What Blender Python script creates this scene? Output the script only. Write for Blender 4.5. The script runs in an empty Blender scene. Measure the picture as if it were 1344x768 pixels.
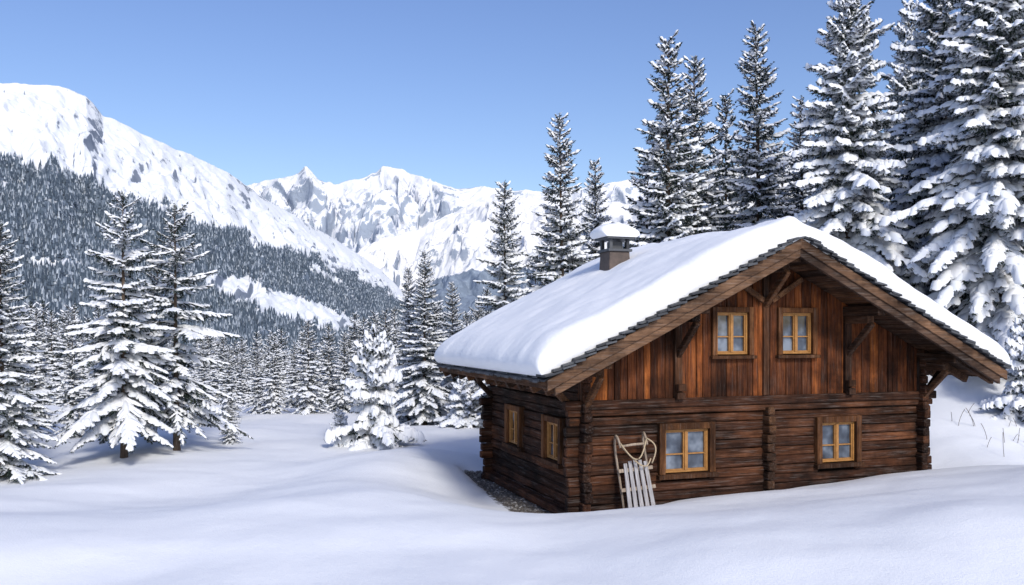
import bpy, math, random
import numpy as np
from mathutils import Vector, Matrix
random.seed(7)
F=1133.0; CX=672.0; HY=435.0
def W(px,py,d): return ((px-CX)/F*d, d, (HY-py)/F*d)
scene=bpy.context.scene
col=scene.collection

# ------------------------------------------------------------ noise
def perlin(x,y,seed=0):
    x=np.asarray(x,float);y=np.asarray(y,float)
    xi=np.floor(x).astype(np.int64);yi=np.floor(y).astype(np.int64)
    xf=x-xi;yf=y-yi
    def g(ix,iy,dx,dy):
        h=(ix*374761393+iy*668265263+seed*144269504)&0x7fffffff
        h=((h^(h>>13))*1274126177)&0x7fffffff
        h=(h^(h>>16))
        a=h/float(0x7fffffff)*2*np.pi*7
        return np.cos(a)*dx+np.sin(a)*dy
    u=xf*xf*xf*(xf*(xf*6-15)+10);v=yf*yf*yf*(yf*(yf*6-15)+10)
    a=g(xi,yi,xf,yf);b=g(xi+1,yi,xf-1,yf);c=g(xi,yi+1,xf,yf-1);d=g(xi+1,yi+1,xf-1,yf-1)
    return ((a*(1-u)+b*u)*(1-v)+(c*(1-u)+d*u)*v)*1.5
def fbm(x,y,o=5,seed=0,gain=.5):
    s=0;a=1
    for i in range(o):
        s=s+a*perlin(x*2**i+i*17.3,y*2**i-i*9.1,seed+i);a*=gain
    return s
def ridged(x,y,o=5,seed=0,gain=.5):
    s=0;a=1;t=0
    for i in range(o):
        n=1-np.abs(perlin(x*2**i+i*13.7,y*2**i+i*5.9,seed+i))*1.6
        s=s+a*n;t+=a;a*=gain
    return s/t
def sst(a,b,x):
    t=np.clip((x-a)/(b-a),0,1);return t*t*(3-2*t)

# ------------------------------------------------------------ mesh util
def np_mesh(name,V,tris=None,quads=None,mt=None,mq=None,st=None,sq=None):
    me=bpy.data.meshes.new(name)
    tris=np.zeros((0,3),int) if tris is None else np.asarray(tris,int)
    quads=np.zeros((0,4),int) if quads is None else np.asarray(quads,int)
    me.vertices.add(len(V));me.vertices.foreach_set('co',np.asarray(V,np.float32).ravel())
    li=np.concatenate([tris.ravel(),quads.ravel()]).astype(np.int32)
    me.loops.add(len(li));me.loops.foreach_set('vertex_index',li)
    n=len(tris)+len(quads)
    ls=np.concatenate([np.arange(len(tris))*3,len(tris)*3+np.arange(len(quads))*4]).astype(np.int32)
    me.polygons.add(n);me.polygons.foreach_set('loop_start',ls)
    mi=np.concatenate([np.zeros(len(tris)) if mt is None else mt,np.zeros(len(quads)) if mq is None else mq]).astype(np.int32)
    sm=np.concatenate([np.zeros(len(tris)) if st is None else st,np.ones(len(quads)) if sq is None else sq]).astype(bool)
    me.update(calc_edges=True)
    me.polygons.foreach_set('material_index',mi)
    me.polygons.foreach_set('use_smooth',sm)
    me.update()
    return me
def obj(name,me,mats=(),parent=None):
    o=bpy.data.objects.new(name,me);col.objects.link(o)
    for m in mats: me.materials.append(m)
    if parent: o.parent=parent
    return o
def grid_faces(nu,nv):
    i,j=np.meshgrid(np.arange(nu-1),np.arange(nv-1),indexing='ij')
    a=(i*nv+j).ravel()
    return np.stack([a,a+nv,a+nv+1,a+1],1)

# ------------------------------------------------------------ materials
def mat(name):
    m=bpy.data.materials.new(name);m.use_nodes=True
    nt=m.node_tree;b=nt.nodes['Principled BSDF']
    return m,nt,b
def N(nt,t,**k):
    n=nt.nodes.new(t)
    for a,v in k.items(): setattr(n,a,v)
    return n
def noise(nt,vec,scale,detail=4,rough=.6):
    n=N(nt,'ShaderNodeTexNoise');n.inputs['Scale'].default_value=scale
    n.inputs['Detail'].default_value=detail;n.inputs['Roughness'].default_value=rough
    if vec is not None: nt.links.new(vec,n.inputs['Vector'])
    return n.outputs['Fac']
def ramp(nt,fac,stops):
    r=N(nt,'ShaderNodeValToRGB');e=r.color_ramp.elements
    while len(e)<len(stops): e.new(.5)
    for i,(p,c) in enumerate(stops):
        e[i].position=p;e[i].color=(*c,1) if len(c)==3 else c
    nt.links.new(fac,r.inputs['Fac']);return r.outputs['Color']
def mix(nt,fac,a,b,mode='MIX'):
    m=N(nt,'ShaderNodeMix',data_type='RGBA',blend_type=mode)
    for s,v in ((0,fac),(6,a),(7,b)):
        if isinstance(v,bpy.types.NodeSocket): nt.links.new(v,m.inputs[s])
        elif s==0: m.inputs[0].default_value=v
        else: m.inputs[s].default_value=(*v,1)
    return m.outputs[2]
def math_(nt,op,a,b=0.0,clamp=False):
    m=N(nt,'ShaderNodeMath',operation=op);m.use_clamp=clamp
    for s,v in ((0,a),(1,b)):
        if isinstance(v,bpy.types.NodeSocket): nt.links.new(v,m.inputs[s])
        else: m.inputs[s].default_value=v
    return m.outputs[0]
def bump(nt,b,h,strength,dist):
    n=N(nt,'ShaderNodeBump');n.inputs['Strength'].default_value=strength;n.inputs['Distance'].default_value=dist
    nt.links.new(h,n.inputs['Height']);nt.links.new(n.outputs[0],b.inputs['Normal'])
def attr(nt,name):
    a=N(nt,'ShaderNodeAttribute');a.attribute_name=name;return a.outputs['Fac']

M_tsnow,nt,b=mat('snow_on_branches')
geo=N(nt,'ShaderNodeNewGeometry').outputs['Random Per Island']
nt.links.new(ramp(nt,geo,[(0,(.74,.77,.82)),(1,(.86,.87,.90))]),b.inputs['Base Color'])
b.inputs['Roughness'].default_value=.8;b.inputs['Specular IOR Level'].default_value=.1
M_rsnow,nt,b=mat('snow_on_roof')
tc=N(nt,'ShaderNodeTexCoord').outputs['Object']
nt.links.new(ramp(nt,noise(nt,tc,.7,3),[(.3,(.83,.845,.875)),(.7,(.88,.885,.905))]),b.inputs['Base Color'])
b.inputs['Roughness'].default_value=.7;b.inputs['Specular IOR Level'].default_value=.2
bump(nt,b,math_(nt,'ADD',noise(nt,tc,16,3,.65),math_(nt,'MULTIPLY',noise(nt,tc,2.2,2),1.8)),.3,.035)

# ground: snow + gravel
M_ground,nt,b=mat('snow_ground')
tc=N(nt,'ShaderNodeTexCoord').outputs['Object']
cs=ramp(nt,noise(nt,tc,.35,2),[(.3,(.79,.81,.85)),(.7,(.84,.855,.885))])
gn=noise(nt,tc,28,5,.75)
cg=ramp(nt,gn,[(.35,(.03,.024,.018)),(.52,(.12,.10,.08)),(.62,(.30,.29,.28)),(.72,(.7,.72,.75))])
f2=math_(nt,'ADD',attr(nt,'gravel'),math_(nt,'MULTIPLY',math_(nt,'SUBTRACT',noise(nt,tc,5,4,.7),.5),1.3))
f3=ramp(nt,f2,[(.42,(0,0,0)),(.6,(1,1,1))])
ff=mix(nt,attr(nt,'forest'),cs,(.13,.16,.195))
nt.links.new(mix(nt,f3,ff,cg),b.inputs['Base Color'])
b.inputs['Roughness'].default_value=.7;b.inputs['Specular IOR Level'].default_value=.2
h=math_(nt,'ADD',math_(nt,'MULTIPLY',noise(nt,tc,34,3,.7),.6),math_(nt,'MULTIPLY',noise(nt,tc,1.2,4,.5),2.4))
bump(nt,b,h,.33,.05)

# wood
def wood(name,axis,dark,mid,light,sc=1.0,grey=.25,hi=None):
    m,nt,b=mat(name)
    tc=N(nt,'ShaderNodeTexCoord').outputs['Object']
    def stretched(k,l):
        mp=N(nt,'ShaderNodeMapping');s=[k*sc]*3;s[axis]=l*sc
        mp.inputs['Scale'].default_value=s;nt.links.new(tc,mp.inputs[0]);return mp.outputs[0]
    geo=N(nt,'ShaderNodeNewGeometry').outputs['Random Per Island']
    cx=N(nt,'ShaderNodeCombineXYZ')
    for i in range(3): nt.links.new(math_(nt,'MULTIPLY',geo,37.0+i*11),cx.inputs[i])
    def shifted(v):
        va=N(nt,'ShaderNodeVectorMath',operation='ADD');nt.links.new(v,va.inputs[0]);nt.links.new(cx.outputs[0],va.inputs[1]);return va.outputs[0]
    v1=shifted(stretched(13,.7));v2=shifted(stretched(38,1.6));v3=shifted(stretched(4.5,1.6))
    g=noise(nt,v1,1.0,6,.75);g2=noise(nt,v2,1.0,4,.7);g3=noise(nt,v3,1.0,4,.65)
    gg=math_(nt,'ADD',math_(nt,'MULTIPLY',g,.45),math_(nt,'ADD',math_(nt,'MULTIPLY',g2,.3),math_(nt,'MULTIPLY',g3,.25)))
    c=ramp(nt,gg,[(.38,dark),(.5,mid),(.62,light)])
    big=noise(nt,tc,.9,5,.65)
    c=mix(nt,ramp(nt,big,[(.38,(.85,.85,.85)),(.60,(0,0,0))]),c,tuple(x*.5 for x in dark))
    st=[(0,(.38,.36,.36)),(.45,(.85,.80,.78)),(.8,(1.25,1.15,1.0)),(1,(1.6,1.4,1.15))]
    if hi: st=[(0,(.30,.28,.28)),(.4,(.75,.68,.65)),(.72,(1.15,1.02,.9)),(.86,(1.75,1.5,1.1)),(1,(2.8,2.5,1.6))]
    c=mix(nt,1.0,c,ramp(nt,geo,st),'MULTIPLY')
    gr=ramp(nt,noise(nt,v1,2.3,5,.75),[(.52,(0,0,0)),(.72,(grey,grey,grey))])
    c=mix(nt,gr,c,(.27,.235,.215))
    crack=ramp(nt,g2,[(.31,(1,1,1)),(.38,(0,0,0))])
    c=mix(nt,crack,c,(.008,.005,.004))
    nt.links.new(c,b.inputs['Base Color'])
    b.inputs['Roughness'].default_value=.8;b.inputs['Specular IOR Level'].default_value=.15
    bump(nt,b,math_(nt,'ADD',g,math_(nt,'MULTIPLY',g2,.7)),.9,.025)
    return m
DK=(.016,.0075,.0045);MD=(.070,.028,.0145);LT=(.165,.075,.041)
M_logx=wood('log_wood_x',0,DK,MD,LT,1,.36)
M_logy=wood('log_wood_y',1,DK,MD,LT,1,.33)
M_board=wood('board_wood',2,(.024,.0085,.004),(.110,.036,.014),(.23,.085,.030),1.0,.16,True)
M_beam=wood('beam_wood',1,(.03,.015,.008),(.085,.042,.023),(.17,.095,.055),1.0,.33)
M_barge=wood('barge_wood',0,(.04,.024,.017),(.115,.070,.048),(.21,.14,.10),.9,.4)
M_case=wood('casing_wood',2,(.034,.015,.007),(.095,.043,.020),(.17,.085,.04),1,.22)
M_post=wood('post_wood',2,DK,(.055,.026,.015),(.12,.06,.035))
M_frame,nt,b=mat('window_frame_wood')
tc=N(nt,'ShaderNodeTexCoord').outputs['Object']
nt.links.new(ramp(nt,noise(nt,tc,9,6,.7),[(.3,(.25,.11,.025)),(.7,(.45,.22,.06))]),b.inputs['Base Color']);b.inputs['Roughness'].default_value=.55
def paleWood(name,a,c,d):
    m,nt,b=mat(name);tc=N(nt,'ShaderNodeTexCoord').outputs['Object']
    mp=N(nt,'ShaderNodeMapping');mp.inputs['Scale'].default_value=(40,40,2.5);nt.links.new(tc,mp.inputs[0])
    g=noise(nt,mp.outputs[0],1,6,.7);nt.links.new(ramp(nt,g,[(.3,a),(.5,c),(.7,d)]),b.inputs['Base Color']);b.inputs['Roughness'].default_value=.8
    bump(nt,b,g,.5,.01);return m
M_sled=paleWood('sled_wood',(.12,.11,.11),(.33,.315,.32),(.50,.485,.49))
M_sledr=paleWood('sled_runner_wood',(.15,.11,.08),(.31,.24,.18),(.45,.37,.30))
M_dark,nt,b=mat('dark_interior');b.inputs['Base Color'].default_value=(.012,.009,.007,1);b.inputs['Roughness'].default_value=.9
M_slate,nt,b=mat('slate')
tc=N(nt,'ShaderNodeTexCoord').outputs['Object'];geo=N(nt,'ShaderNodeNewGeometry').outputs['Random Per Island']
nt.links.new(ramp(nt,geo,[(0,(.018,.02,.026)),(1,(.075,.08,.09))]),b.inputs['Base Color']);b.inputs['Roughness'].default_value=.6
bump(nt,b,noise(nt,tc,20,4),.4,.01)
M_chim,nt,b=mat('chimney_cladding')
tc=N(nt,'ShaderNodeTexCoord').outputs['Object']
nt.links.new(ramp(nt,noise(nt,tc,5,8,.7),[(.3,(.05,.036,.03)),(.7,(.12,.085,.068))]),b.inputs['Base Color']);b.inputs['Roughness'].default_value=.6
M_rope,nt,b=mat('rope');b.inputs['Base Color'].default_value=(.42,.33,.22,1);b.inputs['Roughness'].default_value=.9
M_glass,nt,b=mat('window_glass')
tc=N(nt,'ShaderNodeTexCoord').outputs['Object']
gg=noise(nt,tc,1.7,3,.55)
nt.links.new(ramp(nt,gg,[(.38,(.018,.022,.032)),(.52,(.07,.088,.12)),(.64,(.20,.235,.29))]),b.inputs['Base Color'])
b.inputs['Roughness'].default_value=.05;b.inputs['Specular IOR Level'].default_value=.8
bump(nt,b,noise(nt,tc,2.0,2),.10,.02)
M_stone,nt,b=mat('gravel_stone')
geo=N(nt,'ShaderNodeNewGeometry').outputs['Random Per Island']
nt.links.new(ramp(nt,geo,[(0,(.05,.045,.04)),(.7,(.22,.20,.18)),(1,(.4,.39,.38))]),b.inputs['Base Color'])

# trees
M_bark,nt,b=mat('bark')
tc=N(nt,'ShaderNodeTexCoord').outputs['Object']
mp=N(nt,'ShaderNodeMapping');mp.inputs['Scale'].default_value=(9,9,2);nt.links.new(tc,mp.inputs[0])
bn=noise(nt,mp.outputs[0],1.5,4,.7)
nt.links.new(ramp(nt,bn,[(.3,(.03,.02,.015)),(.6,(.10,.07,.05)),(.75,(.2,.17,.15))]),b.inputs['Base Color']);b.inputs['Roughness'].default_value=.9
M_need,nt,b=mat('spruce_needles')
geo=N(nt,'ShaderNodeNewGeometry').outputs['Random Per Island']
nt.links.new(ramp(nt,geo,[(0,(.014,.023,.019)),(.5,(.032,.046,.036)),(.76,(.055,.070,.055)),(.83,(.30,.33,.36)),(1,(.6,.64,.69))]),b.inputs['Base Color']);b.inputs['Roughness'].default_value=.8
b.inputs['Specular IOR Level'].default_value=.1
M_far,nt,b=mat('distant_needles_hazed')
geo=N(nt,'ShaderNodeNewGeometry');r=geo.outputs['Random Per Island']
nt.links.new(ramp(nt,r,[(0,(.065,.088,.125)),(.55,(.105,.14,.185)),(.75,(.20,.245,.31)),(.88,(.38,.43,.51)),(1,(.50,.56,.64))]),b.inputs['Base Color']);b.inputs['Roughness'].default_value=.9;b.inputs['Specular IOR Level'].default_value=0  # bluish lift paints distance haze into the needle colours; palest stops are snow

def mountain_mat(name,rockth,scale,haze,rockc=(.15,.17,.21),sn=(.80,.82,.85),bs=.4):
    m,nt,b=mat(name)
    geo=N(nt,'ShaderNodeNewGeometry');tc=N(nt,'ShaderNodeTexCoord').outputs['Object']
    sx=N(nt,'ShaderNodeSeparateXYZ');nt.links.new(geo.outputs['Normal'],sx.inputs[0])
    n1=noise(nt,tc,scale,7,.7);n2=noise(nt,tc,scale*5,6,.75)
    st=math_(nt,'ADD',math_(nt,'SUBTRACT',1.0,sx.outputs[2]),math_(nt,'ADD',math_(nt,'MULTIPLY',math_(nt,'SUBTRACT',n1,.5),.9),math_(nt,'MULTIPLY',math_(nt,'SUBTRACT',n2,.5),1.0)))
    rk=ramp(nt,st,[(rockth,(0,0,0)),(rockth+.08,(1,1,1))])
    c=mix(nt,rk,sn,mix(nt,noise(nt,tc,scale*4,3),rockc,tuple(x*2.0 for x in rockc)))
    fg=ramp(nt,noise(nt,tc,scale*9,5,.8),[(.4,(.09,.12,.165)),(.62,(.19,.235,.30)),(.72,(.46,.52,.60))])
    fa=math_(nt,'ADD',attr(nt,'forest'),math_(nt,'MULTIPLY',math_(nt,'SUBTRACT',noise(nt,tc,scale*6,4,.75),.5),.9))
    c=mix(nt,ramp(nt,fa,[(.45,(0,0,0)),(.6,(1,1,1))]),c,fg)
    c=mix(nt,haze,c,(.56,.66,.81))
    nt.links.new(c,b.inputs['Base Color']);b.inputs['Roughness'].default_value=.9;b.inputs['Specular IOR Level'].default_value=.0
    bump(nt,b,math_(nt,'ADD',n1,math_(nt,'MULTIPLY',n2,.3)),bs,.14/scale)
    return m
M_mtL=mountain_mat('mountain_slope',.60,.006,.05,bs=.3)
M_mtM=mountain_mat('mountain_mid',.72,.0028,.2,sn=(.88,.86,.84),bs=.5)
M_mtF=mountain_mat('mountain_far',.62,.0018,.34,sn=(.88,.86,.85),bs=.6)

# ------------------------------------------------------------ cabin frame
CA=math.atan2(1133,3193); cw=math.cos(CA);sw_=math.sin(CA)
C0=(1.28,16.5);BZ=-3.56
def to_local(x,y):
    dx=x-C0[0];dy=y-C0[1]
    return dx*cw+dy*sw_, -dx*sw_+dy*cw
def ground_z(x,y,full=False):
    x=np.asarray(x,float);y=np.asarray(y,float)
    rr=np.hypot(x,y);near=1-sst(60,90,rr)
    z=-3.45+1.65*np.exp(-(np.clip(y+3,0,None)/9)**2)
    z=z+.24*fbm(x*.09,y*.09,3,3)+(.12*fbm(x*.17+3,y*.30,2,14)+.03*fbm(x*.5,y*.8,3,9))*near
    # drifts at right front
    z=z+1.05*np.exp(-((x-10.5)/4.2)**2/2-((y-15)/3.0)**2/2)
    z=z+.42*np.exp(-((x-6)/5)**2/2-((y-12.0)/2.0)**2/2)
    z=z+.46*np.exp(-((x+2.9)/1.5)**2/2-((y-19.6)/3.2)**2/2)
    z=z+.34*np.exp(-((x+6)/4)**2/2-((y-14)/1.6)**2/2)
    z=z-.22*np.exp(-((x+3.5)/5)**2/2-((y-11.3)/1.3)**2/2)
    xl,yl=to_local(x,y)
    # rising hillside behind to the right
    z=z+3.1*sst(20,33,y)*sst(7,15,x)
    z=z+np.where(x>0,1,0)*sst(.28,.5,x/np.maximum(y,20))*np.clip(y-36,0,400)*.12
    # pit beside right wall
    z=z-.75*sst(8.2,8.8,xl)*(1-sst(9.6,12.5,xl))*sst(-.3,1.2,yl)*(1-sst(5,8,yl))
    # trench along left wall
    wd=1.15-.07*np.clip(yl,0,6)+.12*perlin(yl*1.3,yl*0+2.2,6)
    tr=(1-sst(wd*.62,wd*1.15,-xl))*sst(-.45,.35,yl+.5)*(1-sst(5.6,6.3,yl))*(1-sst(.0,.5,xl))
    soft=np.exp(-((xl+.6)/1.5)**2/2)*sst(-1.5,1,yl)*(1-sst(6,8,yl))
    z=z-.22*soft
    z=z*(1-tr)+tr*(-3.68+.03*fbm(x*3,y*3,3,5))
    cor=np.exp(-((xl-.7)/1.3)**2/2-((yl+.1)/.5)**2/2);z=z-.13*cor*(1-tr)
    ins=sst(.12,.3,xl)*(1-sst(8.1,8.25,xl))*sst(.12,.3,yl)*(1-sst(5.2,5.38,yl))
    z=z-.8*ins
    # valley
    L=1-sst(.12,.30,x/np.maximum(np.abs(y),30))
    z=z-80*sst(34,560,y)*L-3*sst(36,75,y)*L+ (rr>60)*2.5*fbm(x*.01,y*.01,4,21)*sst(60,200,rr)
    if full: return z,tr
    return z
n=620;k=5.0;U=math.asinh(9000/k)
u=np.linspace(-U,U,n)
gx=1.5+k*np.sinh(u);gy=17.5+k*np.sinh(u)
X,Y=np.meshgrid(gx,gy,indexing='ij')
Z,tr=ground_z(X,Y,True)
me=np_mesh('snow_ground',np.stack([X.ravel(),Y.ravel(),Z.ravel()],1),quads=grid_faces(n,n))
a=me.attributes.new('gravel','FLOAT','POINT')
xl,yl=to_local(X,Y)
a.data.foreach_set('value',(tr*sst(-.2,.3,yl)*(1-.2*sst(.5,.9,-xl))).ravel().astype(np.float32))
a=me.attributes.new('forest','FLOAT','POINT')
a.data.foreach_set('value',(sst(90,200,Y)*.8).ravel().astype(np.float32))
obj('snow_ground',me,[M_ground])

# ------------------------------------------------------------ mountains
def mountain(name,crest,foot,nu,nv,m,amp,fu,fv,seed,prof=.85,forest=None,back=.35,camp=.12,xd=.3,gain=.56):
    pxs=np.array([c[0] for c in crest],float)
    cr=np.array([W(*c) for c in crest]);fo=np.array([W(*c) for c in foot]);pf=np.array([c[0] for c in foot],float)
    u=np.linspace(pxs[0],pxs[-1],nu);v=np.concatenate([np.linspace(-back,0,max(6,nv//8))[:-1],np.linspace(0,1,nv)**1.15])
    nv=len(v)
    A=np.stack([np.interp(u,pxs,cr[:,i]) for i in range(3)],1)
    uu=(u-u[0])/(u[-1]-u[0])*(pf[-1]-pf[0])+pf[0]
    B=np.stack([np.interp(uu,pf,fo[:,i]) for i in range(3)],1)
    Uq,Vq=np.meshgrid((u-u[0])/(u[-1]-u[0]),v,indexing='ij')
    P=A[:,None,:]+(B-A)[:,None,:]*Vq[:,:,None]
    av=np.abs(Vq)
    P[:,:,2]=A[:,None,2]+(B-A)[:,None,2]*(av**prof)
    wu=Uq*fu+.45*fbm(Uq*fu*.6,Vq*fv*.8,4,seed+50);wv=Vq*fv+.35*fbm(Uq*fu*.6+9,Vq*fv,3,seed+60)
    r=ridged(wu,wv,7,seed,gain)
    env=camp+(1-camp)*np.sin(np.pi*np.clip(av,0,1)**.7)
    P[:,:,2]+=amp*(r-.72)*env*1.7+amp*.25*fbm(P[:,:,0]/amp*1.3,P[:,:,1]/amp*1.3,5,seed+9)*env
    P[:,:,0]+=amp*xd*fbm(wu*1.3,wv,5,seed+70)*env
    me=np_mesh(name,P.reshape(-1,3),quads=grid_faces(nu,nv)[:, ::-1])
    px=CX+F*P[:,:,0]/P[:,:,1];py=HY-F*P[:,:,2]/P[:,:,1]
    fr=np.zeros_like(px) if forest is None else forest(px,py,P)
    fr=np.where(Vq<0,0,fr)
    a=me.attributes.new('forest','FLOAT','POINT');a.data.foreach_set('value',fr.ravel().astype(np.float32))
    obj(name,me,[m])
    return P,fr
def forestL(px,py,P):
    line=np.interp(px,[-400,0,60,110,200,300,420,520,600],[150,208,218,232,266,300,342,388,430])
    nz=fbm(px/45,py/25,4,77)*14
    f=sst(-3,9,py-line+nz)
    def strip(x0,x1,ya,yb,h):
        t=np.clip((px-x0)/(x1-x0),0,1);c=ya+(yb-ya)*t
        w=h*np.sin(np.pi*np.clip((px-x0)/(x1-x0),0,1))**.5
        return (px>x0)&(px<x1)&(np.abs(py-c+nz*.3)<w*(.85+.35*perlin(px/11,py/7,8)))
    cl=strip(265,480,366,432,21)|strip(405,452,349,374,6)|strip(38,104,343,350,8)|strip(120,228,238,280,7)|strip(0,32,240,244,6)
    return np.where(cl,0,f*(.62+.38*sst(-.5,.25,fbm(px/30,py/20,3,31))))
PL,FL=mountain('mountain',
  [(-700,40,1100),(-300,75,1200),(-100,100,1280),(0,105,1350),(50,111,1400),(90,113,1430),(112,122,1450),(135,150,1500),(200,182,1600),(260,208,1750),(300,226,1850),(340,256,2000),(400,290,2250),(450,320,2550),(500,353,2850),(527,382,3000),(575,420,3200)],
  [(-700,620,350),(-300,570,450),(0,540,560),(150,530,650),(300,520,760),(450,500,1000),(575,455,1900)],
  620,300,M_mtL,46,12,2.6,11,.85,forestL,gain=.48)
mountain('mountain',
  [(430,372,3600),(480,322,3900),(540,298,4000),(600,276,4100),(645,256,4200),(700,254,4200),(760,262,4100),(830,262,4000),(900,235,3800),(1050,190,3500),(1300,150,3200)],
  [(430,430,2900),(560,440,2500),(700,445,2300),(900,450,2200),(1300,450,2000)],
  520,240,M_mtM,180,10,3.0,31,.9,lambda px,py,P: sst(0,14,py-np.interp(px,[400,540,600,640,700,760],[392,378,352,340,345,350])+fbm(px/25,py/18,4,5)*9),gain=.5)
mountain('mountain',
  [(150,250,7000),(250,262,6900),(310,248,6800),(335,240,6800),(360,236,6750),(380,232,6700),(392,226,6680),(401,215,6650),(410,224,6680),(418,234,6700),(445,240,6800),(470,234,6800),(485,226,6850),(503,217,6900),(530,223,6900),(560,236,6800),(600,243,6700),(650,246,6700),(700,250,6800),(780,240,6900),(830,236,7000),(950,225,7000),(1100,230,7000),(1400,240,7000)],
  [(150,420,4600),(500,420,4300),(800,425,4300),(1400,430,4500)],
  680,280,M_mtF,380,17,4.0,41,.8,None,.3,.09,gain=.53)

# distant forest on the slope (one mesh)
rng=np.random.default_rng(5)
def distant_forest(P,FR,count,name,hmin,hmax):
    nu,nv=FR.shape
    e1=np.linalg.norm(np.cross(P[1:,:-1]-P[:-1,:-1],P[:-1,1:]-P[:-1,:-1]),axis=2)
    d=P[:-1,:-1,1];w=e1*(FR[:-1,:-1]**2.2+.002)/(d/900)**.9
    py=HY-F*P[:-1,:-1,2]/d;px=CX+F*P[:-1,:-1,0]/d
    w=w*((px>-260)&(px<620)&(py<500))
    w[:, :int(nv*.12)]*=.02
    w=w.ravel()/w.sum()
    idx=rng.choice(len(w),count,p=w);i=idx//(nv-1);j=idx%(nv-1)
    a=rng.random(count)[:,None];b=rng.random(count)[:,None]
    pos=P[i,j]*(1-a)*(1-b)+P[i+1,j]*a*(1-b)+P[i,j+1]*(1-a)*b+P[i+1,j+1]*a*b
    H=(hmin+(hmax-hmin)*rng.random(count))*np.where(FR[i,j]>.3,1,.55)
    R=H*(.14+.06*rng.random(count))
    V=[];T=[];off=0
    ns=5
    for (z0,z1,r) in ((.02,.5,1.0),(.28,.75,.74),(.55,1.0,.48)):
        az=rng.random(count)*6.28
        ring=[]
        for s in range(ns):
            aa=az+s*2*np.pi/ns;rr=R*r*(.7+.6*rng.random(count))
            ring.append(np.stack([pos[:,0]+rr*np.cos(aa),pos[:,1]+rr*np.sin(aa),pos[:,2]+H*(z0-.05*rng.random(count))],1))
        apex=pos+np.stack([np.zeros(count),np.zeros(count),H*z1],1)
        V.append(np.concatenate(ring+[apex]))
        base=np.arange(count)
        for s in range(ns):
            T.append(np.stack([off+s*count+base,off+((s+1)%ns)*count+base,off+ns*count+base],1))
        off+=count*(ns+1)
    me=np_mesh(name,np.concatenate(V),tris=np.concatenate(T))
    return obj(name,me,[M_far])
distant_forest(PL,FL,48000,'distant_forest',8,14)

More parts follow.
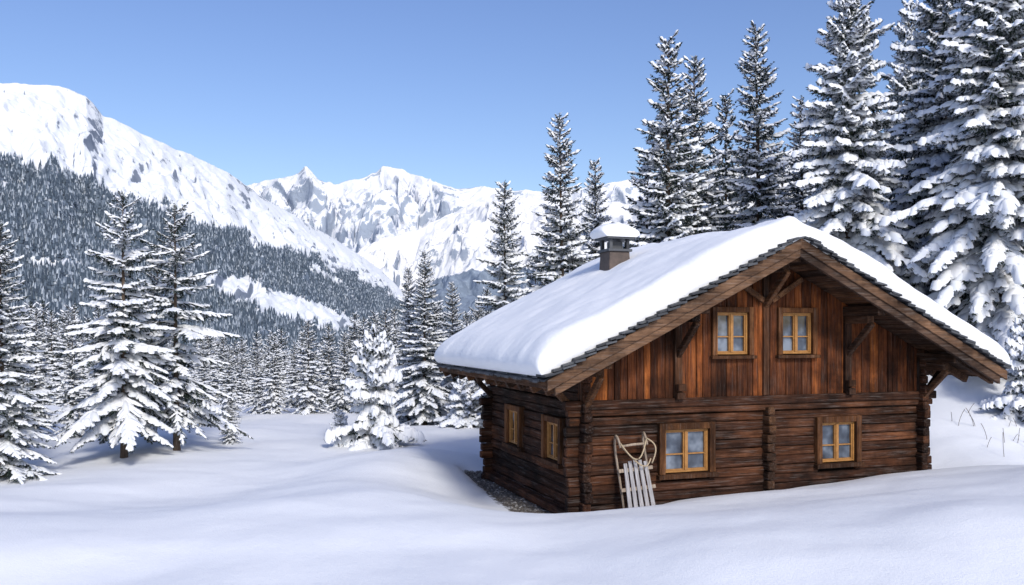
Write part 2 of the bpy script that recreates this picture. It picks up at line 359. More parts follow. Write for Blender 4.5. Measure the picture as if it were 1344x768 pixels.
# ------------------------------------------------------------ spruces
def spruce(seed,H,R,spacing,nb,snow,sw,nl=.15,tstep=.13,z0f=.06,droop=1.0,trunk=.012,shape=.85,snh=.7,K=4,irr=0.0):
    r=random.Random(seed);g=np.random.default_rng(seed)
    TP,TD,TL,TS=[],[],[],[]
    SP,SQ,SW=[],[],[]
    z0=H*z0f;z=z0
    while z<H*.985:
        f=(z-z0)/(H-z0)
        Lb=R*((1-f)**shape)*(.62+.38*min(1,f*5+.25))*(1+irr*r.uniform(-1,1))
        nbb=max(4,int(nb*(.65+.5*(1-f))))
        a0=r.random()*6.28
        for kk in range(nbb):
            az=a0+kk*6.283/nbb+r.uniform(-.3,.3)
            L=Lb*r.choice([r.uniform(.75,1.12),r.uniform(.5,1.0),r.uniform(.9,1.25)])+.10
            a=-.12*droop+(.85)*f**1.3+r.uniform(-.12,.12)
            b=(.50*droop)*(1-f)+.25*f;c=.20
            zz=z+r.uniform(-.5,.5)*spacing
            dx,dy=math.cos(az),math.sin(az)
            bend=r.uniform(-.12,.12)
            def pt(t):
                return (dx*L*t-dy*bend*L*t*t, dy*L*t+dx*bend*L*t*t, zz+L*(a*t-b*t*t+c*t**3))
            ns=4
            for s in range(ns):
                SP.append(pt(s/ns));SQ.append(pt((s+1)/ns));SW.append((1-.75*s/ns))
            l=.10*L+.05
            side=1
            while l<L:
                t=l/L;p=pt(t)
                tl=min(.62,(.10+.42*L*(1-t)*(.4+.6*min(1,t*3))))*r.uniform(.65,1.2)
                side=-side
                fw=.55+.3*t
                sx,sy=-dy*side,dx*side
                sl=a-2*b*t+3*c*t*t
                D=(dx*fw+sx*.8,dy*fw+sy*.8,fw*sl*.8-.12-droop*r.uniform(.0,.5)*(1-f*.6))
                TP.append(p);TD.append(D);TL.append(tl);TS.append(1)
                if r.random()<.35*droop and f<.9:
                    TP.append(p);TD.append((dx*.3+sx*.2,dy*.3+sy*.2,-1));TL.append(tl*.6);TS.append(0)
                l+=tstep*r.uniform(.35,.75)
            p=pt(.93);TP.append(p);TD.append((dx,dy,a-2*b+3*c));TL.append(.16+.06*L);TS.append(1)
        z+=spacing*r.uniform(.75,1.2)*(1-.35*f)
    for q in range(6):
        TP.append((0,0,H*(.95+.006*q)));TD.append((r.uniform(-.5,.5),r.uniform(-.5,.5),1.0));TL.append(.25);TS.append(1)
    P=np.array(TP);D=np.array(TD);D/=np.linalg.norm(D,axis=1)[:,None];L=np.array(TL);S=np.array(TS)
    nT=len(P)
    V=[];T=[];Q=[];mT=[];mQ=[];off=0
    sideV=np.cross(D,[0,0,1.0]);sideV/=np.maximum(np.linalg.norm(sideV,axis=1),.05)[:,None]
    for j in range(K):
        for sd in (-1,0,1):
            base=P+D*(L*((j+.2+.5*g.random(nT))/K))[:,None]
            nd=D*.7+sideV*sd*(.75+.3*g.random(nT))[:,None]+g.normal(0,.16,(nT,3))
            nd[:,2]-=(.18 if sd else .55)*droop
            if j==K-1 and sd==0: nd=D*1.0+g.normal(0,.1,(nT,3))
            nd/=np.linalg.norm(nd,axis=1)[:,None]
            ln=nl*(.65+.7*g.random(nT))*np.clip(L/.3,.6,1.25)
            wd=np.cross(nd,g.normal(0,1,(nT,3))+np.array([0,0,1.2]));wd/=np.maximum(np.linalg.norm(wd,axis=1),.05)[:,None]
            w=(nl*.17)*(.7+.6*g.random(nT))
            V+= [base-wd*w[:,None],base+wd*w[:,None],base+nd*ln[:,None]]
            ii=np.arange(nT)
            T.append(np.stack([off+ii,off+nT+ii,off+2*nT+ii],1));mT.append(np.full(nT,1));off+=3*nT
    def lumps(P0,Dv,Ln,w,h):
        nonlocal off
        m=len(P0)
        sv=np.cross(Dv,[0,0,1.0]);sv/=np.maximum(np.linalg.norm(sv,axis=1),.05)[:,None]
        prof=((-.06,.25),(.25,.9),(.6,1.0),(.9,.7),(1.08,.12))
        off0=off
        for (t,wf) in prof:
            c=P0+Dv*(Ln*t)[:,None]
            ww=(w*wf*(.75+.5*g.random(m)))[:,None];hh=h*wf*(.6+.8*g.random(m))
            up=np.zeros((m,3));up[:,2]=hh
            V.append(c-sv*ww-up*.55);V.append(c-sv*ww*.55+up*.75);V.append(c+sv*ww*.5+up*.8);V.append(c+sv*ww-up*.55)
            off+=4*m
        ii=np.arange(m)
        for s in range(len(prof)-1):
            for q in range(3):
                a=off0+(s*4+q)*m+ii;b=a+m;c2=b+4*m;d2=a+4*m
                Q.append(np.stack([a,b,c2,d2],1));mQ.append(np.full(m,2))
    clump=perlin(P[:,0]*1.1+P[:,2]*1.9+seed,P[:,1]*1.1+P[:,2]*.7,seed)
    sel=(S==1)&(g.random(nT)<snow+clump*.6)&(np.abs(D[:,2])<.85)
    wsel=np.clip(1+clump[sel]*.8,.6,1.5)
    lumps(P[sel]+np.array([0,0,.01]),D[sel],L[sel]*(.75+.3*g.random(sel.sum())),sw*wsel*np.clip(L[sel]/.3,.5,1.3),sw*snh*wsel)
    A=np.array(SP);B=np.array(SQ);w=np.array(SW);dv=B-A;ln=np.linalg.norm(dv,axis=1);dv/=ln[:,None]
    s2=g.random(len(A))<snow+.1
    lumps(A[s2]+np.array([0,0,.01]),dv[s2],ln[s2],sw*1.1*np.clip(w[s2]*ln[s2]*4,.35,1.2),sw*snh*1.2*np.clip(w[s2]*ln[s2]*4,.35,1.1))
    m=len(A);sv=np.cross(dv,[0,0,1.0]);sv/=np.maximum(np.linalg.norm(sv,axis=1),.05)[:,None]
    rr=(.006+.016*w)[:,None];upv=np.zeros((m,3));upv[:,2]=1;o0=off
    for E in (A,B):
        V+=[E-sv*rr,E+sv*rr,E-upv*rr*1.4];off+=3*m
    ii=np.arange(m)
    for q in range(3):
        a=o0+q*m+ii;b=o0+((q+1)%3)*m+ii
        Q.append(np.stack([a,b,b+3*m,a+3*m],1));mQ.append(np.full(m,0))
    nr=14;nsid=9;vv=[]
    for i in range(nr):
        t=i/(nr-1);rad=H*trunk*(1-t)**.9*(1+.35*math.exp(-t*25))+.008
        for s in range(nsid):
            aa=s*2*math.pi/nsid;q=rad*(1+.08*r.uniform(-1,1))
            vv.append((q*math.cos(aa),q*math.sin(aa),-.5+t*(H+.5)))
    V.append(np.array(vv));qq=[]
    for i in range(nr-1):
        for s in range(nsid):
            a=off+i*nsid+s;b=off+i*nsid+(s+1)%nsid
            qq.append((a,b,b+nsid,a+nsid))
    Q.append(np.array(qq));mQ.append(np.full(len(qq),0));off+=nr*nsid
    me=np_mesh('spruce_mesh',np.concatenate(V),np.concatenate(T),np.concatenate(Q),np.concatenate(mT),np.concatenate(mQ))
    for mm in (M_bark,M_need,M_tsnow): me.materials.append(mm)
    return me,H
VAR={
 'A':spruce(1,10,1.65,.31,7,.80,.068,nl=.12,irr=.16,snh=.85),
 'A2':spruce(2,10,1.8,.33,7,.74,.068,nl=.12,irr=.18,snh=.85),
 'A3':spruce(12,10,1.5,.31,7,.85,.068,nl=.12,irr=.2,snh=.85),
 'B':spruce(3,8,2.25,.40,7,.92,.085,nl=.12,tstep=.14,z0f=.15,trunk=.014,shape=.8,droop=1.2,irr=.2),
 'B2':spruce(4,8,2.0,.48,6,.72,.062,nl=.12,tstep=.15,z0f=.14,trunk=.014,shape=.62,droop=1.1,irr=.28),
 'C':spruce(5,15,3.2,.42,9,.92,.135,nl=.15,tstep=.17,trunk=.013,shape=.72,droop=1.45,z0f=.10,irr=.22,snh=1.0),
 'C2':spruce(6,15,2.9,.44,9,.85,.125,nl=.15,tstep=.17,trunk=.013,shape=.7,droop=1.35,z0f=.10,irr=.22,snh=1.0),
 'D':spruce(8,3.2,1.35,.26,7,.82,.15,nl=.14,tstep=.13,z0f=.02,shape=.58,trunk=.014,snh=1.15,irr=.32),
 'E':spruce(9,6,1.3,.27,7,.70,.08,nl=.13,tstep=.16,z0f=.03,irr=.14,K=3),
 'E2':spruce(10,6,1.15,.27,7,.64,.075,nl=.13,tstep=.16,z0f=.03,irr=.18,K=3),
 'G':spruce(14,8,1.45,.34,7,.6,.09,nl=.17,tstep=.22,z0f=.05,irr=.18,K=3),
}
rr_=random.Random(99)
def tree(px,d,top,var,xy=1.0,name='spruce_tree',rot=None):
    if d>=42 and var[0]=='A': var='G'
    x=(px-CX)/F*d;z=float(ground_z(x,d))
    h=(HY-top)/F*d-z
    me,H=VAR[var];s=h/H
    o=bpy.data.objects.new(name,me);col.objects.link(o)
    o.location=(x,d,z);o.scale=(s*xy,s*xy,s);o.rotation_euler=(rr_.uniform(-.02,.02),rr_.uniform(-.02,.02),rr_.uniform(0,6.28) if rot is None else rot)
    return o
tree(4,20.5,292,'A2',1.15);tree(163,23.3,256,'B',.97);tree(232,24.5,270,'B2',.95);tree(203,26,330,'B2',.7)
tree(96,27,440,'E',1.0);tree(303,26.5,518,'E2',1.3);tree(45,28,405,'A',1.1);tree(-60,24,300,'A',1.2)
tree(128,30,425,'E2',1.1);tree(268,31,430,'A3',1.0);tree(300,34,455,'E',1)
tree(492,26.0,444,'D',.92);tree(446,27.5,540,'D',1.0,'snowy_shrub');tree(610,31,500,'D',1.3,'snowy_shrub')
for px,d,t,v,xy in [(340,37,458,'E',1),(360,35.5,440,'E2',1),(385,41,450,'E',1),(405,35,422,'E',1.15),(432,38,428,'E2',1.1),(452,37,438,'E',1),(476,40,418,'E2',1.1),
   (505,41,408,'E',1.0),(537,34,352,'A',.95),(557,32.5,330,'A3',1.15),(575,39,400,'E',1.1),(596,37,370,'A2',1.0),(628,38,392,'A',1.0),(520,46,405,'A2',1.1),
   (318,44,448,'E2',1.1),(466,46,412,'A2',1.2),(640,42,380,'A3',1.0)]:
    tree(px,d,t,v,xy)
for px,d,t,v,xy in [(664,31,238,'A2',.95),(741,33,152,'A',1.0),(782,38,212,'A3',.95),(722,42,300,'A3',1.1),(700,44,335,'A',1.1),(812,46,300,'A2',1.1),
   (876,34,50,'A3',1.08),(914,37,72,'A',.95),(846,42,200,'A2',.9),(953,43,128,'A2',.85),(1000,37,32,'A',.95),(975,48,230,'A3',1.1),(935,50,250,'A',1.1),
   (1112,31,-30,'C',.95),(1055,40,130,'A3',1.1),(1190,38,0,'C2',.75),(1240,33,-95,'C2',.9),(1308,28.5,-150,'C',1.0),(1410,29,-120,'C2',1.1),
   (1170,45,120,'A2',1.2),(1262,44,60,'A',1.2),(1030,50,200,'A',1.3),(890,52,240,'A2',1.3),(1150,52,170,'A',1.3),(1080,54,210,'A3',1.3),(1220,52,180,'A2',1.3),(1330,46,80,'A3',1.4)]:
    tree(px,d,t,v,xy)
tree(1345,25.0,425,'D',.9,'snowy_shrub');tree(1290,30.0,440,'D',.9,'snowy_shrub')
def wood_mass(name,items):
    e=bpy.data.objects.new(name,None);col.objects.link(e)
    for i,(px,d,h,v) in enumerate(items):
        x=(px-CX)/F*d;z=float(ground_z(x,d));me,H=VAR[v]
        if callable(h): h=h(z)
        h=max(h,2.5)
        o=bpy.data.objects.new('tree_%d'%i,me);col.objects.link(o);o.parent=e
        o.location=(x,d,z);s=h/H;o.scale=(s*1.15,s*1.15,s);o.rotation_euler=(0,0,rr_.uniform(0,6.28))
items=[]
for i in range(140):
    px=rr_.uniform(-150,640);d=42*(170/42)**rr_.random()
    top=rr_.uniform(432,470) if px<480 else rr_.uniform(395,440)
    if px<130: top-=35
    items.append((px,d,(lambda z,top=top,d=d:(HY-top)/F*d-z),rr_.choice(['E','E2','G'])))
for i in range(46):
    px=rr_.uniform(840,1480);d=rr_.uniform(48,75)
    items.append((px,d,rr_.uniform(7,11),'G'))
wood_mass('spruce_forest',items)

# ------------------------------------------------------------ builder
class MB:
    def __init__(s): s.v=[];s.f=[]
    def hexa(s,c):
        o=len(s.v);s.v+=[tuple(p) for p in c]
        for q in ((0,3,2,1),(4,5,6,7),(0,1,5,4),(1,2,6,5),(2,3,7,6),(3,0,4,7)): s.f.append(tuple(o+i for i in q))
    def box(s,x0,x1,y0,y1,z0,z1):
        s.hexa([(x0,y0,z0),(x1,y0,z0),(x1,y1,z0),(x0,y1,z0),(x0,y0,z1),(x1,y0,z1),(x1,y1,z1),(x0,y1,z1)])
    def beam(s,p0,p1,w,h,up=(0,0,1)):
        p0=Vector(p0);p1=Vector(p1);d=(p1-p0).normalized();sd=d.cross(Vector(up)).normalized()*(w/2);u=sd.cross(d).normalized()*(h/2)
        s.hexa([p0-sd-u,p0+sd-u,p0+sd+u,p0-sd+u,p1-sd-u,p1+sd-u,p1+sd+u,p1-sd+u])
    def prism(s,poly,y0,y1):
        o=len(s.v);n=len(poly)
        s.v+=[(x,y0,z) for x,z in poly]+[(x,y1,z) for x,z in poly]
        s.f.append(tuple(range(o,o+n)));s.f.append(tuple(range(o+2*n-1,o+n-1,-1)))
        for i in range(n):
            j=(i+1)%n;s.f.append((o+i,o+n+i,o+n+j,o+j))
    def tube(s,pts,r,ns=8,rx=None):
        o=len(s.v);pts=[Vector(p) for p in pts]
        for i,p in enumerate(pts):
            d=(pts[min(i+1,len(pts)-1)]-pts[max(i-1,0)]).normalized()
            a=d.cross(Vector((1,0.02,0.01)));a=a.normalized() if a.length>.1 else d.cross(Vector((0,0,1))).normalized()
            b2=d.cross(a).normalized()
            for k in range(ns):
                t=2*math.pi*k/ns;s.v.append(tuple(p+a*math.cos(t)*r+b2*math.sin(t)*(rx or r)))
        for i in range(len(pts)-1):
            for k in range(ns):
                a=o+i*ns+k;b2=o+i*ns+(k+1)%ns;s.f.append((a,b2,b2+ns,a+ns))
        s.f.append(tuple(o+k for k in range(ns))[::-1]);s.f.append(tuple(o+(len(pts)-1)*ns+k for k in range(ns)))
    def make(s,name,m,parent,bev=0,seg=1,smooth=False):
        me=bpy.data.meshes.new(name);me.from_pydata(s.v,[],s.f);me.update()
        import bmesh
        bm=bmesh.new();bm.from_mesh(me);bmesh.ops.recalc_face_normals(bm,faces=bm.faces);bm.to_mesh(me);bm.free()
        o=obj(name,me,[m],parent)
        if smooth:
            for p in me.polygons: p.use_smooth=True
        if bev:
            md=o.modifiers.new('bevel','BEVEL');md.width=bev;md.segments=seg;md.limit_method='ANGLE'
        return o
cab=bpy.data.objects.new('log_cabin',None);col.objects.link(cab)
cab.location=(C0[0],C0[1],BZ);cab.rotation_euler=(0,0,CA)
WD=8.37;DP=5.5;OF=1.16;ES=1.09;OB=.62;MID=WD/2;RZ=5.34
R=random.Random(3);ju=R.uniform
def roofz(t): return RZ-.5*abs(t-MID)
front_w=[(1.82,2.83,.75,1.61),(5.58,6.48,.77,1.62)]
up_w=[(3.01,3.77,3.09,3.95),(4.59,5.35,3.09,3.95)]
side_w=[(.84,1.60,.94,1.70),(3.21,3.97,.97,1.74)]
lh=.19
def logs(mb,plane,lo,hi,z0,rows,wins,ext,off):
    ax,c,sg=plane
    for i in range(rows):
        za=z0+off+i*lh+ju(-.008,.008);zb=z0+off+(i+1)*lh-.012
        segs=[(lo-ext-ju(0,.12),hi+ext+ju(0,.12))]
        for (a,b,wa,wb) in wins:
            if zb>wa-.05 and za<wb+.05:
                ns=[]
                for s0,s1 in segs:
                    if a-.04>s0 and b+.04<s1: ns+= [(s0,a-.04),(b+.04,s1)]
                    else: ns.append((s0,s1))
                segs=ns
        j=ju(-.022,.022)
        for s0,s1 in segs:
            m=max(2,int((s1-s0)/.5));ps=[s0+(s1-s0)*q/m for q in range(m+1)]
            jj=[(j+ju(-.010,.010),ju(-.008,.008)) for _ in ps]
            o=len(mb.v)
            for p,(dj,dz) in zip(ps,jj):
                o1=c+sg*dj;o2=c+sg*(.17+j)
                for (q,zz) in ((o1,za+dz),(o1,zb+dz),(o2,zb+dz),(o2,za+dz)):
                    mb.v.append((p,q,zz) if ax=='x' else (q,p,zz))
            for q in range(m):
                for e in range(4):
                    a=o+q*4+e;b=o+q*4+(e+1)%4;mb.f.append((a,b,b+4,a+4))
            mb.f.append((o,o+1,o+2,o+3));mb.f.append((o+4*m+3,o+4*m+2,o+4*m+1,o+4*m))
mb=MB();logs(mb,('x',0,1),0,WD,-.55,13,front_w,.18,0);logs(mb,('x',DP,-1),0,WD,-.55,13,[],.18,0)
mb.make('walls_front_logs',M_logx,cab,.022,1)
mb=MB();logs(mb,('y',0,1),0,DP,-.55,19,side_w,.18,lh/2);logs(mb,('y',WD,-1),0,DP,-.55,19,[],.18,lh/2)
mb.make('walls_side_logs',M_logy,cab,.022,1)
mb=MB()
for i in range(13):
    z=-.55+lh/2+i*lh
    w=ju(.08,.12);c_=4.25+ju(-.015,.015);mb.box(c_-w,c_+w,-ju(.1,.22),.1,z+.01,z+lh-.014)
mb.make('cross_wall_ends',M_beam,cab,.025,2)
mb=MB();mb.box(.2,WD-.2,.2,DP-.2,-.5,2.95)
mb.prism([(.2,2.9),(WD-.2,2.9),(WD-.2,roofz(WD-.2)-.2),(MID,RZ-.2),(.2,roofz(.2)-.2)],.1,DP-.1)
mb.make('inner_shell',M_dark,cab)
mb=MB();mb.beam((-.08,-.1,-.02),(-.08,DP+.1,-.02),.18,.16);mb.make('sill_beam',M_logy,cab,.02,1)
def boards(mb,y,sg,wins):
    x=-.0
    while x<WD-.02:
        w=ju(.12,.25);x1=min(x+w,WD)
        zt0=roofz(x)-.16;zt1=roofz(x1)-.16
        zb=2.2+ju(-.015,.02);j=ju(0,.022)
        ya,yb=(y-.035-j,y+.03) if sg<0 else (y-.03,y+.035+j)
        segs=[(zb,None)]
        for a,b,wa,wb in wins:
            if x1>a+.02 and x<b-.02: segs=[(zb,wa-.03),(wb+.03,None)]
        for s0,s1 in segs:
            t0=zt0 if s1 is None else s1;t1=zt1 if s1 is None else s1
            mb.hexa([(x+.005,ya,s0),(x1-.005,ya,s0),(x1-.005,yb,s0),(x+.005,yb,s0),(x+.005,ya,t0),(x1-.005,ya,t1),(x1-.005,yb,t1),(x+.005,yb,t0)])
        x=x1
mb=MB();boards(mb,.02,-1,up_w);boards(mb,DP-.02,1,[]);mb.make('gable_boards',M_board,cab,.006,1)
mb=MB();mb.box(-.32,WD+.32,-.10,.10,2.06,2.235);mb.box(-.25,WD+.25,-.06,.1,1.93,2.055)
mb.make('floor_beam',M_logx,cab,.02,2)
mb=MB()
for t in (0.09,2.12,4.19,6.27,WD-.09):
    if t in(0.09,WD-.09): mb.box(t-.1,t+.1,-.13,.0,2.24,roofz(t)-.3)
    elif t==4.19: mb.box(t-.07,t+.07,-.09,.0,2.24,RZ-.35)
    else: mb.box(t-.085,t+.085,-.10,.0,2.24,roofz(t)-.35)
for t in (2.12,6.27):
    for z in (2.28,2.45): mb.box(t-.09,t+.09,-.2-ju(0,.05),-.101,z-.07,z+.07)
mb.make('gable_posts',M_post,cab,.012,1)
mb=MB()
for s in (-1,1):
    xe=MID+s*(MID+ES);th=.13
    mb.prism([(MID,RZ),(xe,RZ-.5*(MID+ES)),(xe,RZ-.5*(MID+ES)-th),(MID,RZ-th)],-OF,DP+OB)
mb.make('roof_deck',M_beam,cab)
mb=MB()
for s in (-1,1):
    for i in range(24):
        a=.12+i*.22
        if a>MID+ES-.12: break
        za=RZ-.5*a-.131;zb=RZ-.5*(a+.2)-.131
        mb.hexa([(MID+s*a,-OF+.02,za-.02),(MID+s*(a+.2),-OF+.02,zb-.02),(MID+s*(a+.2),DP+OB-.02,zb-.02),(MID+s*a,DP+OB-.02,za-.02),
                 (MID+s*a,-OF+.02,za),(MID+s*(a+.2),-OF+.02,zb),(MID+s*(a+.2),DP+OB-.02,zb),(MID+s*a,DP+OB-.02,za)])
mb.make('soffit_planks',M_beam,cab)
mb=MB()
for yb in (-OF,DP+OB):
    o=-1 if yb<0 else 1
    for s in (-1,1):
        for (dz0,dz1,y0,y1,ex) in ((.03,-.17,.0,.055,.04),(-.155,-.33,-.07,.015,-.12)):
            xe=MID+s*(MID+ES+ex);z=RZ-.5*(MID+ES+ex)
            poly=[(MID,RZ+dz0),(xe,z+dz0),(xe,z+dz1),(MID,RZ+dz1)]
            ya,yc=sorted((yb+o*y0,yb+o*y1));mb.prism(poly,ya,yc)
mb.make('barge_boards',M_barge,cab,.008,1)
mb=MB()
for s in (-1,1):
    xe=MID+s*(MID+ES);z=RZ-.5*(MID+ES)
    a,b2=sorted((xe,xe+s*.04));mb.box(a,b2,-OF+.02,DP+OB-.02,z-.15,z+.0)
    for i in range(11):
        y=-.9+i*.69
        xi=MID+s*MID
        mb.beam((xe-s*.04,y,z-.22),(xi-s*.05,y,z-.22+.5*(ES-.01)),.11,.15)
mb.make('rafter_tails',M_beam,cab,.008,1)
mb=MB()
for s in (-1,1):
    for yb,o in ((-OF,-1),(DP+OB,1)):
        for layer,(e0,e1,zz) in enumerate(((.09,.18,.034),(.05,.15,.070))):
            a=.02+layer*.1
            while a<MID+ES:
                w=ju(.19,.27);ex=ju(e0,e1)
                x0=MID+s*a;x1=MID+s*(a+w);z0=RZ-.5*a+zz;z1=RZ-.5*(a+w)+zz+.055
                ya,yc=sorted((yb+o*ex,yb-o*.3));th=.03+ju(0,.012)
                mb.hexa([(x0,ya,z0),(x1,ya,z1),(x1,yc,z1),(x0,yc,z0),(x0,ya,z0+th),(x1,ya,z1+th),(x1,yc,z1+th),(x0,yc,z0+th)])
                a+=w-.02
    xe=MID+s*(MID+ES);z=RZ-.5*(MID+ES)
    for e0,e1,zz,yo in ((.09,.15,.0,0),(.04,.09,.045,.11),(.0,.05,.09,.05)):
        y=-OF+yo
        while y<DP+OB:
            w=ju(.18,.26);e=ju(e0,e1)
            mb.hexa([(xe-s*.3,y,z+.16+zz),(xe+s*e,y,z-.5*e+.02+zz),(xe+s*e,y+w,z-.5*e+.02+zz),(xe-s*.3,y+w,z+.16+zz),
                     (xe-s*.3,y,z+.19+zz),(xe+s*e,y,z-.5*e+.05+zz),(xe+s*e,y+w,z-.5*e+.05+zz),(xe-s*.3,y+w,z+.19+zz)])
            y+=w+.006
mb.make('roof_slates',M_slate,cab)
mb=MB()
for t in (.09,2.12,MID,6.27,WD-.09):
    zt=roofz(t)-.16 -(.05 if t!=MID else .06)
    mb.box(t-.10,t+.10,-OF+.1,DP+OB-.1,zt-.2,zt)
    mb.box(t-.085,t+.085,-.75,.05,zt-.36,zt-.202)
    mb.beam((t,-.06,zt-1.02),(t,-.78,zt-.36),.11,.12)
mb.make('purlins_and_braces',M_beam,cab,.012,1)
mb=MB()
for s in(-1,1):
    mb.beam((MID+s*.1,-.13,RZ-1.15),(MID+s*.85,-.13,RZ-.68),.07,.11)
for yy in (0.1,DP-.1):
    for s,xw in((-1,0),(1,WD)):
        mb.beam((xw-s*.02,yy,1.95),(xw+s*.62,yy,2.62),.12,.12)
mb.make('knee_braces',M_beam,cab,.01,1)
def window(name,plane,a0,a1,z0,z1,cas=.13,proud=.09):
    def bx(mb,a,b,za,zb,c0,c1):
        if plane=='f': mb.box(a,b,-c1,-c0,za,zb)
        else: mb.box(-c1,-c0,a,b,za,zb)
    mb=MB();c=cas
    bx(mb,a0-c,a0,z0-.02,z1+c,-.1,proud);bx(mb,a1,a1+c,z0-.02,z1+c,-.1,proud)
    bx(mb,a0+.001,a1-.001,z1,z1+c-.004,-.1,proud-.006);bx(mb,a0-c-.04,a1+c+.04,z0-c+.02,z0-.021,-.1,proud+.05)
    mb.make(name+'_casing',M_case,cab,.008,1)
    mb=MB();f=.04
    bx(mb,a0,a0+f,z0,z1,-.1,.02);bx(mb,a1-f,a1,z0,z1,-.1,.02);bx(mb,a0+f,a1-f,z1-f,z1,-.1,.018);bx(mb,a0+f,a1-f,z0,z0+f,-.1,.018)
    am=(a0+a1)/2;bx(mb,am-.03,am+.03,z0+f,z1-f,-.1,.026)
    for s0,s1 in ((a0+f,am-.03),(am+.03,a1-f)):
        g=.026
        bx(mb,s0,s0+g,z0+f,z1-f,-.1,.004);bx(mb,s1-g,s1,z0+f,z1-f,-.1,.004)
        bx(mb,s0+g,s1-g,z0+f,z0+f+g,-.1,.002);bx(mb,s0+g,s1-g,z1-f-g,z1-f,-.1,.002)
        zm=z0+(z1-z0)*.42;bx(mb,s0+g,s1-g,zm-.013,zm+.013,-.1,-.004)
    mb.make(name+'_frame',M_frame,cab,.004,1)
    mb=MB();bx(mb,a0+.01,a1-.01,z0+.01,z1-.01,-.07,-.05);mb.make(name+'_glass',M_glass,cab)
for i,w in enumerate(front_w): window('lower_window_%d'%(i+1),'f',*w,cas=.13,proud=.11)
for i,w in enumerate(up_w): window('upper_window_%d'%(i+1),'f',w[0],w[1],w[2],w[3],cas=.11,proud=.10)
for i,w in enumerate(side_w): window('side_window_%d'%(i+1),'s',*w,cas=.13,proud=.10)

def snow_pad(name,x0,x1,y0,y1,basef,H,r,parent,m,nx,ny,nseed=1,amp=.03):
    def ax(a,b,n):
        e=np.array([0,.004,.012,.03,.06,.1,.16,.24,.34])*r/.34*1.05
        mid=np.linspace(a+e[-1],b-e[-1],n)[1:-1]
        return np.concatenate([a+e,mid,(b-e)[::-1]])
    xs=ax(x0,x1,nx);ys=ax(y0,y1,ny)
    X,Y=np.meshgrid(xs,ys,indexing='ij')
    dx=np.minimum(X-x0,x1-X)/r;dy=np.minimum(Y-y0,y1-Y)/r
    fx=np.clip(1-(1-np.clip(dx,0,1))**3.2,0,1)**.42;fy=np.clip(1-(1-np.clip(dy,0,1))**3.0,0,1)**.45
    th=H*fx*fy*(1+amp*3*fbm(X*.5,Y*.5,3,nseed))+.015*fbm(X*2.0,Y*2.0,3,nseed+2)*fx*fy
    tn=np.clip(th/H,0,1)
    wob=.07*fbm(X*.9,Y*1.1,4,nseed+4)
    X2=X+wob*(np.clip(1-dx,0,1))*tn;Y2=Y+.07*fbm(X*.9+7,Y*.9,4,nseed+8)*np.clip(1-dy,0,1)*tn**.3
    bs=min(1,H/.45)
    belly=.17*bs*np.sin(np.pi*tn**.8)
    X2=X2+np.where(dx<1,np.where(X<(x0+x1)/2,-1,1)*belly*(1-np.clip(dx,0,1)),0)
    Y2=Y2+np.where(dy<1,np.where(Y<(y0+y1)/2,-1,1)*belly*.4*(1-np.clip(dy,0,1)),0)
    Z=basef(X)+th
    me=np_mesh(name,np.stack([X2.ravel(),Y2.ravel(),Z.ravel()],1),quads=grid_faces(*X.shape))
    return obj(name,me,[m],parent)
def rb(X):
    a=np.abs(X-MID);return RZ+.10-.5*a-.20*np.exp(-(a/.8)**2)
snow_pad('roof_snow',-ES-.08,WD+ES+.08,-OF+.03,DP+OB+.0,rb,.60,.40,cab,M_rsnow,130,90)
mb=MB();cxx,cyy=2.49,3.5
def tap(z0,z1,a,b2):
    mb.hexa([(cxx-a,cyy-a,z0),(cxx+a,cyy-a,z0),(cxx+a,cyy+a,z0),(cxx-a,cyy+a,z0),(cxx-b2,cyy-b2,z1),(cxx+b2,cyy-b2,z1),(cxx+b2,cyy+b2,z1),(cxx-b2,cyy+b2,z1)])
tap(4.0,5.45,.33,.26);mb.make('chimney_stack',M_chim,cab,.012,1)
mb=MB();tap(5.45,5.51,.31,.31);tap(5.74,5.79,.36,.36)
for sx in(-1,1):
    for sy in(-1,1): mb.box(cxx+sx*.22-.04,cxx+sx*.22+.04,cyy+sy*.22-.04,cyy+sy*.22+.04,5.51,5.74)
mb.box(cxx-.14,cxx+.14,cyy-.14,cyy+.14,5.51,5.70)
mb.make('chimney_cap',M_slate,cab,.006,1)
snow_pad('chimney_snow',cxx-.39,cxx+.39,cyy-.39,cyy+.39,lambda X:X*0+5.785,.36,.37,cab,M_rsnow,12,12,5)

# ------------------------------------------------------------ sled
sl=bpy.data.objects.new('wooden_sled',None);col.objects.link(sl)
def cabw(x,y,z): return (C0[0]+x*cw-y*sw_,C0[1]+x*sw_+y*cw,BZ+z)
sl.location=cabw(1.10,-.55,-.06);sl.rotation_euler=(math.radians(-12),math.radians(-5),CA-.12);sl.scale=(1.2,1.1,1.17)
mb=MB()
for s in(-1,1):
    pts=[];x0=s*.25
    for i in range(9): pts.append((x0,.16-.02*math.sin(i/8*3.1),i*.145))
    for i in range(1,11):
        a=i/10*math.radians(165);pts.append((x0*(1-.10*i/10),.16-.12+.12*math.cos(a),1.16+.27*math.sin(a)))
    mb.tube(pts,.030,8,.020)
mb.make('runners',M_sledr,sl,smooth=True)
mb=MB()
for i in range(5):
    x=-.2+i*.1;zz=.98+.035*math.cos((i-2)*.9)
    mb.hexa([(x-.035,-.025,.10+ju(-.01,.01)),(x+.035,-.025,.10),(x+.035,-.0,.10),(x-.035,-.0,.10),(x*.84-.029,-.025,zz),(x*.84+.029,-.025,zz),(x*.84+.029,0,zz),(x*.84-.029,0,zz)])
mb.make('seat_slats',M_sled,sl,.005,1)
mb=MB()
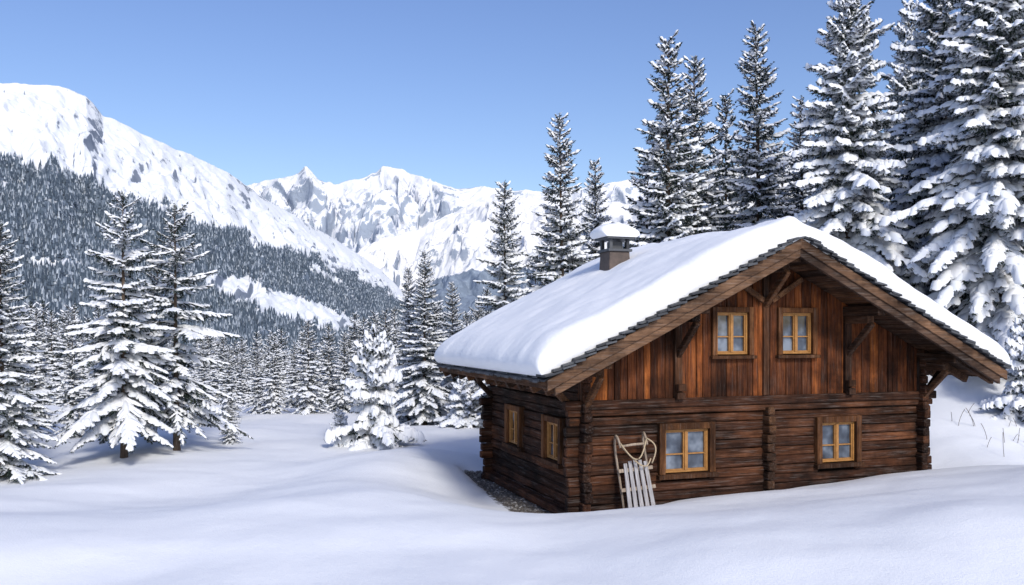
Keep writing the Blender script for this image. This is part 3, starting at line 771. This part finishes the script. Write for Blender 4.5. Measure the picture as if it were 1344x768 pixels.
for z in(.20,.55,.86):
    mb.box(-.29,.29,.0,.035,z-.03,z+.03)
    for s in(-1,1): mb.box(s*.25-.02,s*.25+.02,.034,.16,z-.022,z+.022)
mb.tube([(-.225,-.07,1.25),(0,-.075,1.26),(.225,-.07,1.25)],.022)
mb.make('cross_bars',M_sledr,sl,.004,1)
mb=MB()
def arc(p0,p1,sag,n=14,out=0):
    return [(p0[0]+(p1[0]-p0[0])*i/n+out*math.sin(math.pi*i/n),p0[1]-.05*math.sin(math.pi*i/n),p0[2]+(p1[2]-p0[2])*i/n-sag*math.sin(math.pi*i/n)) for i in range(n+1)]
mb.tube(arc((-.22,-.1,1.30),(.22,-.1,1.32),.30),.012,6)
mb.tube(arc((.22,-.1,1.34),(.25,-.04,.92),-.04,14,.10),.012,6)
mb.tube(arc((-.2,-.08,1.24),(.25,-.04,1.0),.22,14,.05),.012,6)
mb.make('pull_rope',M_rope,sl,smooth=True)

# gravel stones
mb=MB();g=random.Random(4)
for i in range(420):
    yl=g.uniform(-.1,5.6);xl=-g.uniform(.12,.75)
    wx,wy,_=cabw(xl,yl,0);z=float(ground_z(wx,wy));r=g.uniform(.012,.04)
    o=len(mb.v)
    for dx,dy,dz in((1,0,0),(-1,0,0),(0,1,0),(0,-1,0),(0,0,.7),(0,0,-.7)):
        mb.v.append((wx+dx*r*g.uniform(.7,1.3),wy+dy*r*g.uniform(.7,1.3),z+.004+dz*r))
    for f in((0,2,4),(2,1,4),(1,3,4),(3,0,4),(2,0,5),(1,2,5),(3,1,5),(0,3,5)): mb.f.append(tuple(o+q for q in f))
mb.make('gravel',M_stone,None)
# bare twigs poking out of the bank right of the cabin
mb=MB();g=random.Random(12)
for i in range(26):
    x=g.uniform(12.6,15.5);y=g.uniform(22,25.5);z=float(ground_z(x,y))-.05
    p=[(x,y,z)];dx,dy=g.uniform(-.5,.5),g.uniform(-.3,.3);hh=g.uniform(.25,.75)
    for q in range(1,5): p.append((x+dx*hh*(q/4)**1.4,y+dy*hh*q/4,z+hh*(q/4)-.12*hh*(q/4)**3))
    mb.tube(p,.007,4)
mb.make('bare_shrub',M_bark,None)

# ------------------------------------------------------------ light
SD=Vector((.42,-1,0)).normalized();el=math.radians(36)
sv=Vector((SD.x*math.cos(el),SD.y*math.cos(el),math.sin(el)))
w=bpy.data.worlds.new('World');scene.world=w;w.use_nodes=True
nt=w.node_tree;bg=nt.nodes['Background']
sky=nt.nodes.new('ShaderNodeTexSky');sky.sky_type='NISHITA';sky.sun_disc=False
sky.sun_elevation=el;sky.sun_rotation=math.atan2(SD.x,SD.y)
sky.air_density=1.2;sky.dust_density=3.2;sky.ozone_density=2.6;sky.altitude=900
hs=nt.nodes.new('ShaderNodeHueSaturation');hs.inputs['Hue'].default_value=.515;hs.inputs['Saturation'].default_value=1.12;hs.inputs['Value'].default_value=1.1
nt.links.new(sky.outputs[0],hs.inputs['Color']);nt.links.new(hs.outputs[0],bg.inputs[0]);bg.inputs[1].default_value=.15
L=bpy.data.lights.new('sun','SUN');L.energy=2.5;L.angle=math.radians(10);L.color=(1,.955,.88)
lo=bpy.data.objects.new('sun',L);col.objects.link(lo);lo.rotation_euler=sv.to_track_quat('Z','Y').to_euler();lo.location=(10,-30,40)
cam=bpy.data.cameras.new('camera');co=bpy.data.objects.new('camera',cam);col.objects.link(co)
cam.sensor_width=36;cam.lens=36*F/1344;cam.shift_y=51/1344;cam.clip_end=40000;cam.clip_start=.1
co.location=(0,0,0);co.rotation_euler=(math.radians(90),0,0)
scene.camera=co
scene.view_settings.view_transform='Standard';scene.view_settings.look='None';scene.view_settings.exposure=0
